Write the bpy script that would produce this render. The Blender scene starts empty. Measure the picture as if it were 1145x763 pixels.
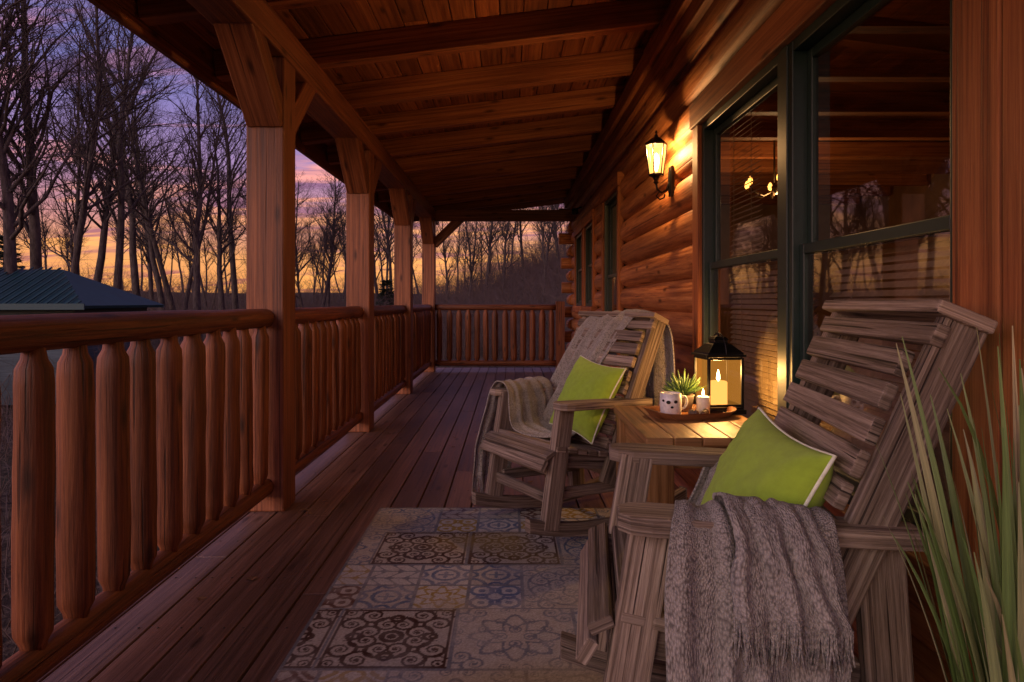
import bpy, bmesh, math, random
import numpy as np
from mathutils import Vector, Matrix, noise as mn
R = random.Random(7)
scene = bpy.context.scene
V = Vector

# ------------------------------------------------------------------ helpers
class MB:
    def __init__(s): s.v=[]; s.f=[]; s.uv=[]; s.m=[]; s.sm=[]
    def quad(s, pts, uvs, mat=0, smooth=False):
        b=len(s.v); s.v+= [tuple(p) for p in pts]; s.f.append(tuple(range(b,b+len(pts)))); s.uv.append(list(uvs)); s.m.append(mat); s.sm.append(smooth)
    def box(s, c, size, rot=None, mat=0):
        c=V(c); h=V(size)*0.5; rot=rot or Matrix.Identity(3)
        b=len(s.v); cs=[]
        for x in (-1,1):
            for y in (-1,1):
                for z in (-1,1):
                    l=V((x*h.x,y*h.y,z*h.z)); cs.append(l); s.v.append(tuple(c+rot@l))
        L=max(range(3),key=lambda i:size[i]); ou=R.uniform(0,60); ov=R.uniform(0,60)
        for n,fc in ((0,(0,1,3,2)),(0,(4,6,7,5)),(1,(0,4,5,1)),(1,(2,3,7,6)),(2,(0,2,6,4)),(2,(1,5,7,3))):
            a=[i for i in range(3) if i!=n]
            if L in a: ua=L; va=[i for i in a if i!=L][0]
            else: ua,va=a
            s.f.append(tuple(b+i for i in fc))
            s.uv.append([(cs[i][ua]*(1 if L in a else .25)+ou+n*3.1, cs[i][va]+ov+n*1.7) for i in fc]); s.m.append(mat); s.sm.append(False)
    def beam(s, p0, p1, w, h, up=(0,0,1), mat=0):
        p0=V(p0); p1=V(p1); d=(p1-p0); L=d.length; d.normalize(); up=V(up)
        sd=d.cross(up)
        if sd.length<1e-4: sd=d.cross(V((0,1,0)))
        sd.normalize(); u=sd.cross(d).normalized()
        rot=Matrix((sd,d,u)).transposed()
        s.box((p0+p1)/2,(w,L,h),rot,mat)
    def tube(s, path, radii, sides=8, cap=True, mat=0, smooth=True, rough=0.0, sq=None):
        path=[V(p) for p in path]; n=len(path)
        if not hasattr(radii,'__len__'): radii=[radii]*n
        b=len(s.v); ou=R.uniform(0,60); ov=R.uniform(0,60)
        t0=(path[1]-path[0]).normalized(); ref=V((1,0,0)) if abs(t0.x)<.8 else V((0,1,0))
        acc=0; us=[]
        fl=[1+(R.uniform(-rough,rough) if rough else 0) for _ in range(sides)]
        for i in range(n):
            t=(path[min(i+1,n-1)]-path[max(i-1,0)]).normalized()
            a=(ref-t*ref.dot(t)).normalized(); c=t.cross(a); ref=a
            if i: acc+=(path[i]-path[i-1]).length
            us.append(acc)
            for k in range(sides):
                an=2*math.pi*k/sides; rr=radii[i]*fl[k]*(1+(R.uniform(-rough,rough)*.35 if rough else 0))
                s.v.append(tuple(path[i]+a*math.cos(an)*rr+c*math.sin(an)*rr))
        for i in range(n-1):
            for k in range(sides):
                k2=(k+1)%sides; w=2*math.pi*max(radii)
                s.f.append((b+i*sides+k,b+i*sides+k2,b+(i+1)*sides+k2,b+(i+1)*sides+k))
                s.uv.append([(us[i]+ou,ov+w*k/sides),(us[i]+ou,ov+w*(k+1)/sides),(us[i+1]+ou,ov+w*(k+1)/sides),(us[i+1]+ou,ov+w*k/sides)])
                s.m.append(mat); s.sm.append(smooth)
        if cap:
            for i,rev in ((0,True),(n-1,False)):
                idx=[b+i*sides+k for k in range(sides)]
                if rev: idx=idx[::-1]
                s.f.append(tuple(idx)); s.uv.append([(ou+radii[i]*.3*math.cos(6.283*k/sides),ov+radii[i]*math.sin(6.283*k/sides)) for k in range(sides)]); s.m.append(mat); s.sm.append(False)
    def lathe(s, c, prof, sides=20, mat=0, rz=0, smooth=True):
        c=V(c); b=len(s.v)
        for (r,z) in prof:
            for k in range(sides):
                an=2*math.pi*k/sides+rz; s.v.append(tuple(c+V((r*math.cos(an),r*math.sin(an),z))))
        for i in range(len(prof)-1):
            for k in range(sides):
                k2=(k+1)%sides
                s.f.append((b+i*sides+k,b+i*sides+k2,b+(i+1)*sides+k2,b+(i+1)*sides+k))
                s.uv.append([(k/sides,prof[i][1]),((k+1)/sides,prof[i][1]),((k+1)/sides,prof[i+1][1]),(k/sides,prof[i+1][1])]); s.m.append(mat); s.sm.append(smooth)
    def obj(s, name, mats, parent=None, bevel=0, loc=None, merge=False, sharp=None):
        me=bpy.data.meshes.new(name); me.from_pydata(s.v,[],s.f)
        uvl=me.uv_layers.new(name='UVMap')
        fl=[c for f in s.uv for p in f for c in p]
        uvl.data.foreach_set('uv',fl)
        for m in (mats if isinstance(mats,(list,tuple)) else [mats]): me.materials.append(m)
        me.polygons.foreach_set('material_index',s.m); me.polygons.foreach_set('use_smooth',s.sm)
        if merge:
            bm=bmesh.new(); bm.from_mesh(me); bmesh.ops.remove_doubles(bm,verts=bm.verts,dist=1e-4); bm.to_mesh(me); bm.free()
        if sharp: me.set_sharp_from_angle(angle=math.radians(sharp))
        me.update()
        o=bpy.data.objects.new(name,me); scene.collection.objects.link(o)
        if bevel:
            md=o.modifiers.new('bev','BEVEL'); md.width=bevel; md.segments=2; md.limit_method='ANGLE'; md.angle_limit=math.radians(50)
        if parent: o.parent=parent
        if loc: o.location=loc
        return o

def empty(name, loc=(0,0,0), rz=0):
    e=bpy.data.objects.new(name,None); e.empty_display_size=.1; scene.collection.objects.link(e); e.location=loc; e.rotation_euler=(0,0,rz); return e

class NT:
    def __init__(s,name):
        s.mat=bpy.data.materials.new(name); s.mat.use_nodes=True; s.t=s.mat.node_tree; s.n=s.t.nodes
        s.p=s.n['Principled BSDF']; s.out=s.n['Material Output']
    def node(s,t,**k):
        x=s.n.new(t)
        for a,b in k.items(): setattr(x,a,b)
        return x
    def link(s,a,b): s.t.links.new(a,b)
    def ramp(s,fac,stops,interp='LINEAR'):
        r=s.node('ShaderNodeValToRGB'); r.color_ramp.interpolation=interp
        e=r.color_ramp.elements
        while len(e)<len(stops): e.new(.5)
        for i,(p,c) in enumerate(stops):
            e[i].position=p; e[i].color=(*c,1) if hasattr(c,'__len__') else (c,c,c,1)
        s.link(fac,r.inputs[0]); return r.outputs[0]
    def math(s,op,a,b=None,c=None,clamp=False):
        m=s.node('ShaderNodeMath',operation=op); m.use_clamp=clamp
        for i,x in enumerate((a,b,c)):
            if x is None: continue
            if isinstance(x,bpy.types.NodeSocket): s.link(x,m.inputs[i])
            else: m.inputs[i].default_value=x
        return m.outputs[0]
    def mix(s,fac,a,b,mode='MIX'):
        m=s.node('ShaderNodeMix',data_type='RGBA',blend_type=mode)
        for i,x in ((0,fac),(6,a),(7,b)):
            if isinstance(x,bpy.types.NodeSocket): s.link(x,m.inputs[i])
            elif i==0: m.inputs[0].default_value=x
            else: m.inputs[i].default_value=(*x,1) if len(x)==3 else x
        return m.outputs[2]
    def mapped(s,vec,scale):
        m=s.node('ShaderNodeVectorMath',operation='MULTIPLY'); s.link(vec,m.inputs[0]); m.inputs[1].default_value=scale; return m.outputs[0]
    def noise(s,vec,scale,detail=5,rough=.6,dist=0,dim='3D'):
        m=s.node('ShaderNodeTexNoise'); m.noise_dimensions=dim; s.link(vec,m.inputs['Vector']); m.inputs['Scale'].default_value=scale; m.inputs['Detail'].default_value=detail; m.inputs['Roughness'].default_value=rough; m.inputs['Distortion'].default_value=dist
        return m.outputs[0]
    def bump(s,h,st,dist=.01,nrm=None):
        b=s.node('ShaderNodeBump'); b.inputs['Strength'].default_value=st; b.inputs['Distance'].default_value=dist; s.link(h,b.inputs['Height'])
        if nrm is not None: s.link(nrm,b.inputs['Normal'])
        return b.outputs[0]

def wood(name, dark, mid, light, rough=.5, bump=.5, gu=1.6, gv=34, knots=.5, cracks=.5, coat=0, vary=.35, bd=.004, spec=.35):
    n=NT(name); uv=n.node('ShaderNodeTexCoord').outputs['UV']
    g=n.noise(n.mapped(uv,(gu,gv,1)),1,7,.78,.25,'2D')
    big=n.noise(n.mapped(uv,(.7,3.2,1)),1,2,.5,0,'2D')
    col=n.ramp(g,[(.34,dark),(.5,mid),(.66,light)])
    isl=n.node('ShaderNodeNewGeometry').outputs['Random Per Island']
    val=n.math('ADD',n.math('MULTIPLY',isl,vary),1-vary/2)
    val=n.math('MULTIPLY',val,n.math('ADD',n.math('MULTIPLY',big,1.2),.4))
    cc=n.node('ShaderNodeCombineColor'); [n.link(val,cc.inputs[i]) for i in range(3)]
    col=n.mix(1,col,cc.outputs[0],'MULTIPLY')
    if knots:
        vo=n.node('ShaderNodeTexVoronoi'); vo.voronoi_dimensions='2D'; n.link(n.mapped(uv,(2.3,8,1)),vo.inputs['Vector']); vo.inputs['Scale'].default_value=1
        sp=n.node('ShaderNodeSeparateColor'); n.link(vo.outputs['Color'],sp.inputs[0])
        k=n.math('MULTIPLY',n.ramp(vo.outputs['Distance'],[(.04,1),(.15,0)]),n.math('GREATER_THAN',sp.outputs[0],1-knots))
        col=n.mix(n.math('MULTIPLY',k,.8),col,tuple(c*.35 for c in dark))
    h=g
    if cracks:
        cr=n.noise(n.mapped(uv,(gu*.8,gv*1.3,1)),1,1,.5,0,'2D')
        crm=n.ramp(cr,[(.24,1),(.29,0)])
        col=n.mix(n.math('MULTIPLY',crm,cracks),col,tuple(c*.25 for c in dark))
        h=n.math('SUBTRACT',g,n.math('MULTIPLY',crm,cracks*1.0))
    n.link(col,n.p.inputs['Base Color'])
    n.link(n.bump(h,bump,bd),n.p.inputs['Normal'])
    n.link(n.math('ADD',n.math('MULTIPLY',g,.3),rough-.12),n.p.inputs['Roughness'])
    n.p.inputs['Specular IOR Level'].default_value=spec
    return n.mat

def plain(name,col,rough=.5,metal=0,bump=0,bs=60,var=.15):
    n=NT(name); oc=n.node('ShaderNodeTexCoord').outputs['Object']
    nz=n.noise(oc,bs,3,.6)
    c=n.ramp(nz,[(.3,tuple(x*(1-var) for x in col)),(.7,tuple(min(1,x*(1+var)) for x in col))])
    n.link(c,n.p.inputs['Base Color']); n.p.inputs['Roughness'].default_value=rough; n.p.inputs['Metallic'].default_value=metal
    if bump: n.link(n.bump(nz,bump,.003),n.p.inputs['Normal'])
    return n.mat

def emis(name,col,st,mixw=1.0):
    n=NT(name); e=n.node('ShaderNodeEmission'); e.inputs[0].default_value=(*col,1); e.inputs[1].default_value=st
    n.mat.cycles.emission_sampling='NONE'
    if mixw<1:
        t=n.node('ShaderNodeBsdfTransparent'); m=n.node('ShaderNodeMixShader'); m.inputs[0].default_value=mixw
        n.link(t.outputs[0],m.inputs[1]); n.link(e.outputs[0],m.inputs[2]); n.link(m.outputs[0],n.out.inputs[0])
    else: n.link(e.outputs[0],n.out.inputs[0])
    return n.mat

M_log  = wood('log_siding',(.16,.045,.013),(.35,.125,.038),(.50,.21,.070),rough=.55,bump=.7,gu=.9,gv=30,knots=.35,cracks=.7,vary=0,bd=.005,spec=.25)
M_post = wood('stained_timber',(.085,.024,.011),(.20,.066,.027),(.29,.105,.045),rough=.5,bump=.6,gu=.9,gv=44,knots=.35,cracks=.7,vary=.25)
M_raft = wood('ceiling_timber',(.13,.034,.011),(.27,.085,.027),(.38,.14,.046),rough=.6,bump=.5,gu=.8,gv=42,knots=.35,cracks=.5,vary=.3,spec=.25)
M_ceil = wood('ceiling_plank',(.12,.030,.011),(.25,.074,.024),(.35,.125,.042),rough=.55,bump=.4,gu=.8,gv=42,knots=.7,cracks=.3,vary=.5)
M_rail = wood('railing_log',(.070,.018,.007),(.175,.050,.018),(.29,.095,.034),rough=.5,bump=.9,gu=1.6,gv=56,knots=.5,cracks=.8,vary=.4,bd=.005)
M_deck = wood('deck_board',(.075,.038,.026),(.150,.078,.056),(.22,.12,.088),rough=.43,bump=.5,gu=1.0,gv=56,knots=.25,cracks=.5,vary=.55)
M_chair= wood('weathered_wood',(.085,.060,.043),(.235,.172,.126),(.42,.33,.25),rough=.75,bump=.9,gu=1.5,gv=85,knots=.35,cracks=.85,vary=.40,bd=.006,spec=.2)
M_table= wood('table_wood',(.13,.055,.018),(.30,.145,.05),(.42,.22,.085),rough=.42,bump=.4,gu=1.2,gv=50,knots=.3,cracks=.3,vary=.3)
M_tray = wood('tray_wood',(.10,.035,.012),(.22,.085,.03),(.3,.13,.05),rough=.35,bump=.3,gu=3,gv=40,knots=0,cracks=.1)
M_green= plain('green_frame',(.009,.026,.020),.42)
M_black= plain('black_metal',(.012,.011,.010),.45,.6)
M_bronze=plain('bronze_metal',(.05,.03,.015),.4,.8)
M_white= plain('white_ceramic',(.75,.72,.66),.25)
M_wax  = emis('lit_wax',(1,.42,.09),2.4)
M_waxd = plain('candle_wax',(.8,.72,.55),.5)
M_flame= emis('flame',(1,.62,.22),45)
M_bulb = emis('bulb',(1,.55,.18),60)
M_pane = emis('lamp_pane',(1,.45,.09),4.0,.45)
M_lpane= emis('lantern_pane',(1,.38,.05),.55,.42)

# ------------------------------------------------------------------ camera
cam=bpy.data.cameras.new('Camera'); co=bpy.data.objects.new('Camera',cam); scene.collection.objects.link(co)
CH=1.05
co.location=(0,0,CH); co.rotation_euler=(math.pi/2,0,0); cam.lens=24; cam.sensor_width=36
cam.shift_x=.0022; cam.shift_y=-.038; cam.clip_start=.02; cam.clip_end=2000
scene.camera=co
scene.view_settings.view_transform='Standard'; scene.view_settings.look='None'; scene.view_settings.exposure=0

# ------------------------------------------------------------------ world
w=bpy.data.worlds.new('World'); scene.world=w; w.use_nodes=True
class WN(NT):
    def __init__(s,w): s.t=w.node_tree; s.n=s.t.nodes
W=WN(w); bg=W.n['Background']
gc=W.node('ShaderNodeTexCoord').outputs['Generated']
sx=W.node('ShaderNodeSeparateXYZ'); W.link(gc,sx.inputs[0]); X,Y,Z=sx.outputs
zc=W.math('MAXIMUM',Z,0.0)
base=W.ramp(zc,[(0,(.80,.31,.08)),(.06,(.86,.36,.13)),(.11,(.60,.25,.25)),(.18,(.35,.21,.42)),(.28,(.18,.165,.44)),(.42,(.11,.12,.34)),(1,(.07,.09,.24))])
zz=W.math('ADD',zc,.13)
px=W.math('DIVIDE',X,zz); py=W.math('DIVIDE',Y,zz)
cx=W.node('ShaderNodeCombineXYZ'); W.link(px,cx.inputs[0]); W.link(py,cx.inputs[1])
mp=W.node('ShaderNodeMapping'); W.link(cx.outputs[0],mp.inputs[0]); mp.inputs['Rotation'].default_value=(0,0,.7); mp.inputs['Scale'].default_value=(.5,1.6,1)
nz=W.noise(mp.outputs[0],1.25,6,.62,.6,'2D')
cm=W.ramp(nz,[(.46,0),(.58,1)])
mp2=W.node('ShaderNodeMapping'); W.link(mp.outputs[0],mp2.inputs[0]); mp2.inputs['Location'].default_value=(4.3,1.7,0)
nz2=W.noise(mp2.outputs[0],2.3,5,.6,.4,'2D')
ccol=W.ramp(zc,[(0,(.45,.14,.08)),(.07,(.42,.14,.16)),(.15,(.29,.12,.24)),(.30,(.14,.085,.21)),(1,(.07,.07,.16))])
ccol2=W.ramp(zc,[(0,(1.0,.42,.10)),(.08,(1.1,.46,.15)),(.16,(1.0,.38,.30)),(.30,(.66,.28,.42)),(1,(.14,.12,.28))])
cl=W.mix(W.ramp(nz2,[(.40,0),(.56,1)]),ccol,ccol2)
sky=W.mix(W.math('MULTIPLY',cm,.92),base,cl)
dp=W.math('ADD',W.math('MULTIPLY',X,-.75),W.math('MULTIPLY',Y,-.66))
glow=W.math('ADD',.92,W.math('MULTIPLY',W.math('MAXIMUM',dp,0),2.2))
gcb=W.node('ShaderNodeCombineColor'); [W.link(glow,gcb.inputs[i]) for i in range(3)]
sky=W.mix(1,sky,gcb.outputs[0],'MULTIPLY')
below=W.ramp(W.math('MULTIPLY',Z,-1),[(0,(1,1,1)),(.02,(.15,.13,.15))])
sky=W.mix(1,sky,below,'MULTIPLY')
ns=W.node('ShaderNodeTexSky',sky_type='NISHITA'); ns.sun_disc=False; ns.sun_elevation=math.radians(1.5); ns.sun_rotation=math.radians(229)
sky=W.mix(.02,sky,ns.outputs[0],'ADD')
W.link(sky,bg.inputs[0]); bg.inputs[1].default_value=1.25

sun=bpy.data.lights.new('sun','SUN'); so=bpy.data.objects.new('sun',sun); scene.collection.objects.link(so)
sun.energy=1.9; sun.angle=math.radians(50); sun.color=(1,.80,.62)
so.rotation_euler=V((.62,.72,-.34)).to_track_quat('-Z','Y').to_euler()

def point(name,loc,power,col,r,parent=None):
    l=bpy.data.lights.new(name,'POINT'); l.energy=power; l.color=col; l.shadow_soft_size=r
    o=bpy.data.objects.new(name,l); scene.collection.objects.link(o); o.location=loc
    if parent: o.parent=parent
    return o

# ------------------------------------------------------------------ deck
porch=empty('porch')
mb=MB(); x=-1.44; bw=.138
while x<1.0:
    y=-1.6; first=True
    while y<10.95:
        L=R.uniform(2.4,4.9) if not first else R.uniform(1.0,4.5); first=False
        y2=min(y+L,10.95)
        if 10.95-y2<.5: y2=10.95
        mb.box((x+bw/2,(y+y2)/2,-.015+R.uniform(-.0012,.0012)),(bw-.008,y2-y-.004,.03)); y=y2
    x+=bw
mb.obj('deck_boards',M_deck,porch,bevel=.003)
mb=MB()
for yy in np.arange(-1.6,10.9,.4):
    for xx in np.arange(-1.44,.9,bw):
        for dx in (.03,.105):
            mb.lathe((xx+dx,yy+.2,.0008),[(.0001,.0006),(.0042,.0004),(.0045,-.0005)],8)
mb.obj('deck_screws',plain('screw',(.05,.04,.035),.4,.7),porch)
mb=MB()
mb.box((-.22,4.68,-.045),(2.40,12.4,.02)); mb.box((-1.46,4.68,-.14),(.035,12.6,.26)); mb.box((-.2,10.98,-.14),(2.45,.035,.26))
for yy in np.arange(-1.4,10.9,2.0): mb.box((-1.36,yy,-.6),(.14,.14,1.1))
mb.obj('deck_frame',M_post,porch,bevel=.004)
mb=MB(); RL=random.Random(3)
for i in range(26):
    x_=RL.choice([RL.uniform(-1.12,-.95),RL.uniform(-1.1,.5)]); y_=RL.uniform(1.6,9.5)
    if x_>-.6 and y_<3.6: continue
    a_=RL.uniform(0,6.28); s_=RL.uniform(.018,.032); pts=[]
    for k in range(7):
        t=k/7*6.283; rr=s_*(1 if k%2 else .6); pts.append(V((x_+rr*math.cos(t+a_),y_+rr*.7*math.sin(t+a_),.003+RL.uniform(0,.007))))
    c_=V((x_,y_,.006))
    for k in range(7): mb.quad([c_,pts[k],pts[(k+1)%7]],[(0,0)]*3)
mb.obj('fallen_leaves',plain('dry_leaf',(.16,.075,.03),.8,0,0,20,.5))

# ------------------------------------------------------------------ posts, beam, braces
PX=-1.225; PY=[1.05,3.51,5.60,7.88,10.36]; PW=.19
mb=MB()
for i,yy in enumerate(PY):
    mb.box((PX,yy,1.14),(PW,PW,2.28))
    for sgn in (-1,1):
        if i==4 and sgn>0: continue
        mb.beam((PX,yy+sgn*.06,1.97),(PX,yy+sgn*.50,2.37),PW-.014,.13)
mb.beam((PX+.07,10.36,1.92),(PX+.50,10.36,2.34),.13,.12,up=(0,1,0))
mb.box((PX,4.7,2.365),(PW+.006,12.4,.17))
mb.box((-.06,10.36,2.36),(2.13,.16,.16))
mb.obj('posts_and_beams',M_post,porch,bevel=.008)

sl=.122
def rz(xx): return 2.45+(xx+1.1)*sl
tilt=Matrix.Rotation(-math.atan(sl),3,'Y')
mb=MB()
for k in range(-6,9):
    yy=4.06+.83*k
    xa,xb=-1.74,.99
    mb.beam((xa,yy,rz(xa)+.08),(xb,yy,rz(xb)+.08),.095,.16)
mb.box((.915,4.7,2.61),(.09,12.4,.12))
mb.box((.93,4.7,2.50),(.05,12.4,.10))
mb.obj('rafters',M_raft,porch,bevel=.006)
mb=MB(); xx=-1.74
while xx<1.05:
    y=-1.7; 
    while y<11.2:
        y2=min(y+R.uniform(2,4.5),11.2)
        mb.box((xx+.07,(y+y2)/2,rz(xx+.07)+.16+.012),(.136,y2-y-.002,.02),tilt); y=y2
    xx+=.14
mb.obj('ceiling_planks',M_ceil,porch,bevel=.004)
mb=MB()
mb.box((-1.765,4.7,rz(-1.76)+.07),(.035,12.95,.24)); 
mb.box((-.37,11.22,rz(-.37)+.09),(2.86,.035,.22),tilt)
mb.obj('fascia',M_post,porch,bevel=.005)
mb=MB(); mb.box((-.33,4.75,rz(-.33)+.22),(3.0,13.05,.06),tilt); mb.obj('roof_sheet',plain('roof_metal',(.05,.07,.07),.5,.3),porch)

# ------------------------------------------------------------------ railing
def log(mb,p0,p1,r,n=10,sides=12,rg=.05,ends=0.0,flat=None):
    p0=V(p0);p1=V(p1); pts=[];rad=[]
    sd=R.uniform(0,99)
    for i in range(n+1):
        t=i/n; p=p0.lerp(p1,t); q=r*(1+rg*(mn.noise(V((sd,t*6,0))))*2)
        if ends and (i==0 or i==n): q*=1-ends
        off=V((mn.noise(V((sd+9,t*4,0))),mn.noise(V((sd+19,t*4,0))),0))*.012*(.6 if (p1-p0).z>.3 else .3)
        pts.append(p+off); rad.append(q)
    mb.tube(pts,rad,sides,True,0,True,rough=.035)
rail=empty('porch_railing')
mb=MB(); mb2=MB()
def panel(p0,p1,spacing):
    p0=V(p0);p1=V(p1); d=(p1-p0); L=d.length; d.normalize()
    log(mb,p0+V((0,0,.970)),p1+V((0,0,.970)),.048,16,14,.03)
    log(mb,p0+V((0,0,.125)),p1+V((0,0,.125)),.046,16,12,.05)
    n=max(1,int(round(L/spacing))); 
    for i in range(n):
        q=p0+d*(L*(i+.5)/n+R.uniform(-.006,.006))
        r=R.uniform(.041,.050); sd=R.uniform(0,99); pts=[];rad=[]
        zs=[.145,.175,.20,.23,.30,.38,.46,.54,.62,.70,.78,.84,.88,.905,.94]
        tp=[.60,.70,.97,1,1,1,1,1,1,1,1,1,.94,.66,.56]
        lean=V((R.uniform(-.005,.005),R.uniform(-.005,.005),0))
        for z,t in zip(zs,tp):
            pts.append(q+lean*z*2+V((mn.noise(V((sd,z*2,0)))*.004,mn.noise(V((sd,z*2,5)))*.004,z)))
            rad.append(r*t*(1+.07*mn.noise(V((sd,z*7,9)))))
        mb2.tube(pts,rad,14,True,0,True,rough=.04)
for a,b in zip([-1.4]+PY[:-1],PY): panel((PX,a+(PW/2 if a>0 else 0),0),(PX,b-PW/2,0),.172)
panel((PX+PW/2,10.38,0),(.70,10.38,0),.140)
mb.box((.765,10.38,.53),(.13,.13,1.06))
mb.obj('rails',M_rail,rail); mb2.obj('balusters',M_rail,rail)

# ------------------------------------------------------------------ log cabin
cabin=empty('log_cabin')
WO=.945; WG=1.012
OP=[ (1.44,3.38,.48,1.93), (5.95,6.85,.55,2.05), (7.75,8.55,1.0,1.98), (8.85,9.75,1.0,1.98) ]
mb=MB(); ch=.19; nseg=10
Y0,Y1=-1.7,10.62
for k in range(-2,15):
    zb=.04+k*ch; off=R.uniform(0,40); du=R.uniform(0,20)
    for j in range(nseg):
        a0=j/nseg; a1=(j+1)/nseg
        def xp(a): 
            c=abs(2*a-1); return WG-(WG-WO)*math.sqrt(max(0,1-c**2.2))
        za,zb2=zb+a0*ch,zb+a1*ch; zm=(za+zb2)/2
        segs=[(Y0,Y1)]
        for (oa,ob,oz0,oz1) in OP:
            if oz0<zm<oz1:
                ns2=[]
                for s0,s1 in segs:
                    if s0<oa and s1>ob: ns2+=[(s0,oa),(ob,s1)]
                    else: ns2.append((s0,s1))
                segs=ns2
        for s0,s1 in segs:
            n=max(1,int((s1-s0)/.5)); 
            for q in range(n):
                ya=s0+(s1-s0)*q/n; yb=s0+(s1-s0)*(q+1)/n
                def P(yy,z,a):
                    wob=.006*mn.noise(V((yy*1.3,k*7.3,2)))
                    return (xp(a)+wob*(1-abs(2*a-1)),yy,z)
                mb.quad([P(ya,za,a0),P(ya,zb2,a1),P(yb,zb2,a1),P(yb,za,a0)],[(ya+du,za+off),(ya+du,zb2+off),(yb+du,zb2+off),(yb+du,za+off)],0,True)
mb.obj('log_wall',M_log,cabin,merge=True,sharp=55)
mb=MB()
for k in range(-2,14):
    zc_=.04+k*ch+(ch/2)
    e=.80+R.uniform(-.02,.03)
    if k%2==0: log(mb,(e-.02,10.62,zc_),(1.6,10.62,zc_),.088,5,14,.02)
    else: log(mb,(.99,10.5,zc_),(.99,10.92+R.uniform(-.03,.03),zc_),.088,5,14,.02)
mb.obj('corner_logs',M_log,cabin)
mb=MB(); mb.box((3.0,10.66,1.2),(4.0,.12,3.4)); mb.obj('end_wall',M_log,cabin)
mb=MB(); mg=MB(); mgl=MB(); mbl=MB()
def glass_mat():
    n=NT('window_glass'); t=n.node('ShaderNodeBsdfTransparent'); t.inputs[0].default_value=(.80,.80,.76,1)
    g=n.node('ShaderNodeBsdfGlossy'); g.inputs['Roughness'].default_value=.02; g.inputs[0].default_value=(1,1,1,1)
    f=n.node('ShaderNodeFresnel'); f.inputs[0].default_value=1.5
    m=n.node('ShaderNodeMixShader'); n.link(n.math('ADD',n.math('MULTIPLY',f.outputs[0],1.1),.04,clamp=True),m.inputs[0])
    n.link(t.outputs[0],m.inputs[1]); n.link(g.outputs[0],m.inputs[2]); n.link(m.outputs[0],n.out.inputs[0]); return n.mat
M_glass=glass_mat()
def trim(oa,ob,z0,z1,tw=.10,sill=True,near=None):
    xt=.955; d=.05; nw=near or tw
    if near:
        for q_ in (0,1):
            w_=.145; mb.box((xt-.001*q_,oa-w_*(q_+.5)-.003*q_,1.25),(d,w_-.004,2.5))
        mb.box((xt,oa-.36,1.25),(d,.13,2.5))
    else: mb.box((xt,oa-nw/2,(z0+z1)/2),(d,nw,z1-z0))
    mb.box((xt,ob+tw/2,(z0+z1)/2),(d,tw,z1-z0))
    ya=oa+.002 if near else oa-tw-.02
    mb.box((xt-.004,(ya+ob+tw+.02)/2,z1+tw*.65),(d+.012,ob+tw+.02-ya,tw*1.3))
    if sill: mb.box((xt-.008,(ya+ob+tw+.015)/2,z0-.045),(d+.03,ob+tw+.015-ya,.09))
def unit(oa,ob,z0,z1,mid=None):
    fw=.035; xf=.985
    mg.box((xf,oa+fw/2,(z0+z1)/2),(.07,fw,z1-z0)); mg.box((xf,ob-fw/2,(z0+z1)/2),(.07,fw,z1-z0))
    mg.box((xf,(oa+ob)/2,z1-fw/2),(.066,ob-oa-2*fw,fw)); mg.box((xf,(oa+ob)/2,z0+fw/2),(.066,ob-oa-2*fw,fw))
    a,b=oa+fw,ob-fw; c,d=z0+fw,z1-fw; md=mid if mid else (c+d)/2; s=.034
    for (q0,q1,xx) in ((c,md+.018,.985),(md-.018,d,1.012)):
        mg.box((xx,a+s/2,(q0+q1)/2),(.024,s,q1-q0)); mg.box((xx,b-s/2,(q0+q1)/2),(.024,s,q1-q0))
        mg.box((xx,(a+b)/2,q0+s/2),(.0235,b-a-2*s,s)); mg.box((xx,(a+b)/2,q1-s/2),(.0235,b-a-2*s,s))
        mgl.quad([(xx+.002,a+s*.5,q0+s*.5),(xx+.002,a+s*.5,q1-s*.5),(xx+.002,b-s*.5,q1-s*.5),(xx+.002,b-s*.5,q0+s*.5)],[(0,0)]*4)
def blinds(a,b,z0,z1,x=1.085,pitch=.024,tilt_=.55):
    z=z0
    while z<z1:
        mbl.box((x,(a+b)/2,z),(.025,b-a,.0016),Matrix.Rotation(tilt_,3,'Y')); z+=pitch
    for q in (.2,.8): mbl.box((x-.014,a+(b-a)*q,(z0+z1)/2),(.002,.004,z1-z0))
o=OP[0]; trim(*o,near=.42); 
unit(o[0],2.33,o[2],o[3],1.226); unit(2.39,o[1],o[2],o[3],1.226)
mg.box((.975,2.36,(o[2]+o[3])/2),(.06,.058,o[3]-o[2]-.002))
blinds(1.5,2.30,.5,1.205,tilt_=-.75); blinds(2.42,3.34,.5,1.205,tilt_=-.75); blinds(2.95,3.34,1.23,1.9,tilt_=-.6); 
for o in OP[1:]:
    trim(*o,tw=.09); unit(*o); blinds(o[0]+.04,o[1]-.04,o[2]+.03,o[3]-.03,tilt_=-.8)
mb.obj('window_trim',M_raft,cabin,bevel=.005); mg.obj('window_frames',M_green,cabin,bevel=.003); mgl.obj('window_glass',M_glass,cabin)
mbl.obj('window_blinds',plain('blind',(.50,.36,.22),.6),cabin)
mb=MB()
rx0,rx1,ry0,ry1,rz0,rz1=1.07,5.2,-1.6,10.5,-.1,2.65
def q(a,b,c,d): mb.quad([a,b,c,d],[(0,0),(1,0),(1,1),(0,1)])
q((rx1,ry0,rz0),(rx1,ry1,rz0),(rx1,ry1,rz1),(rx1,ry0,rz1)); q((rx0,ry0,rz0),(rx1,ry0,rz0),(rx1,ry0,rz1),(rx0,ry0,rz1))
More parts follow.
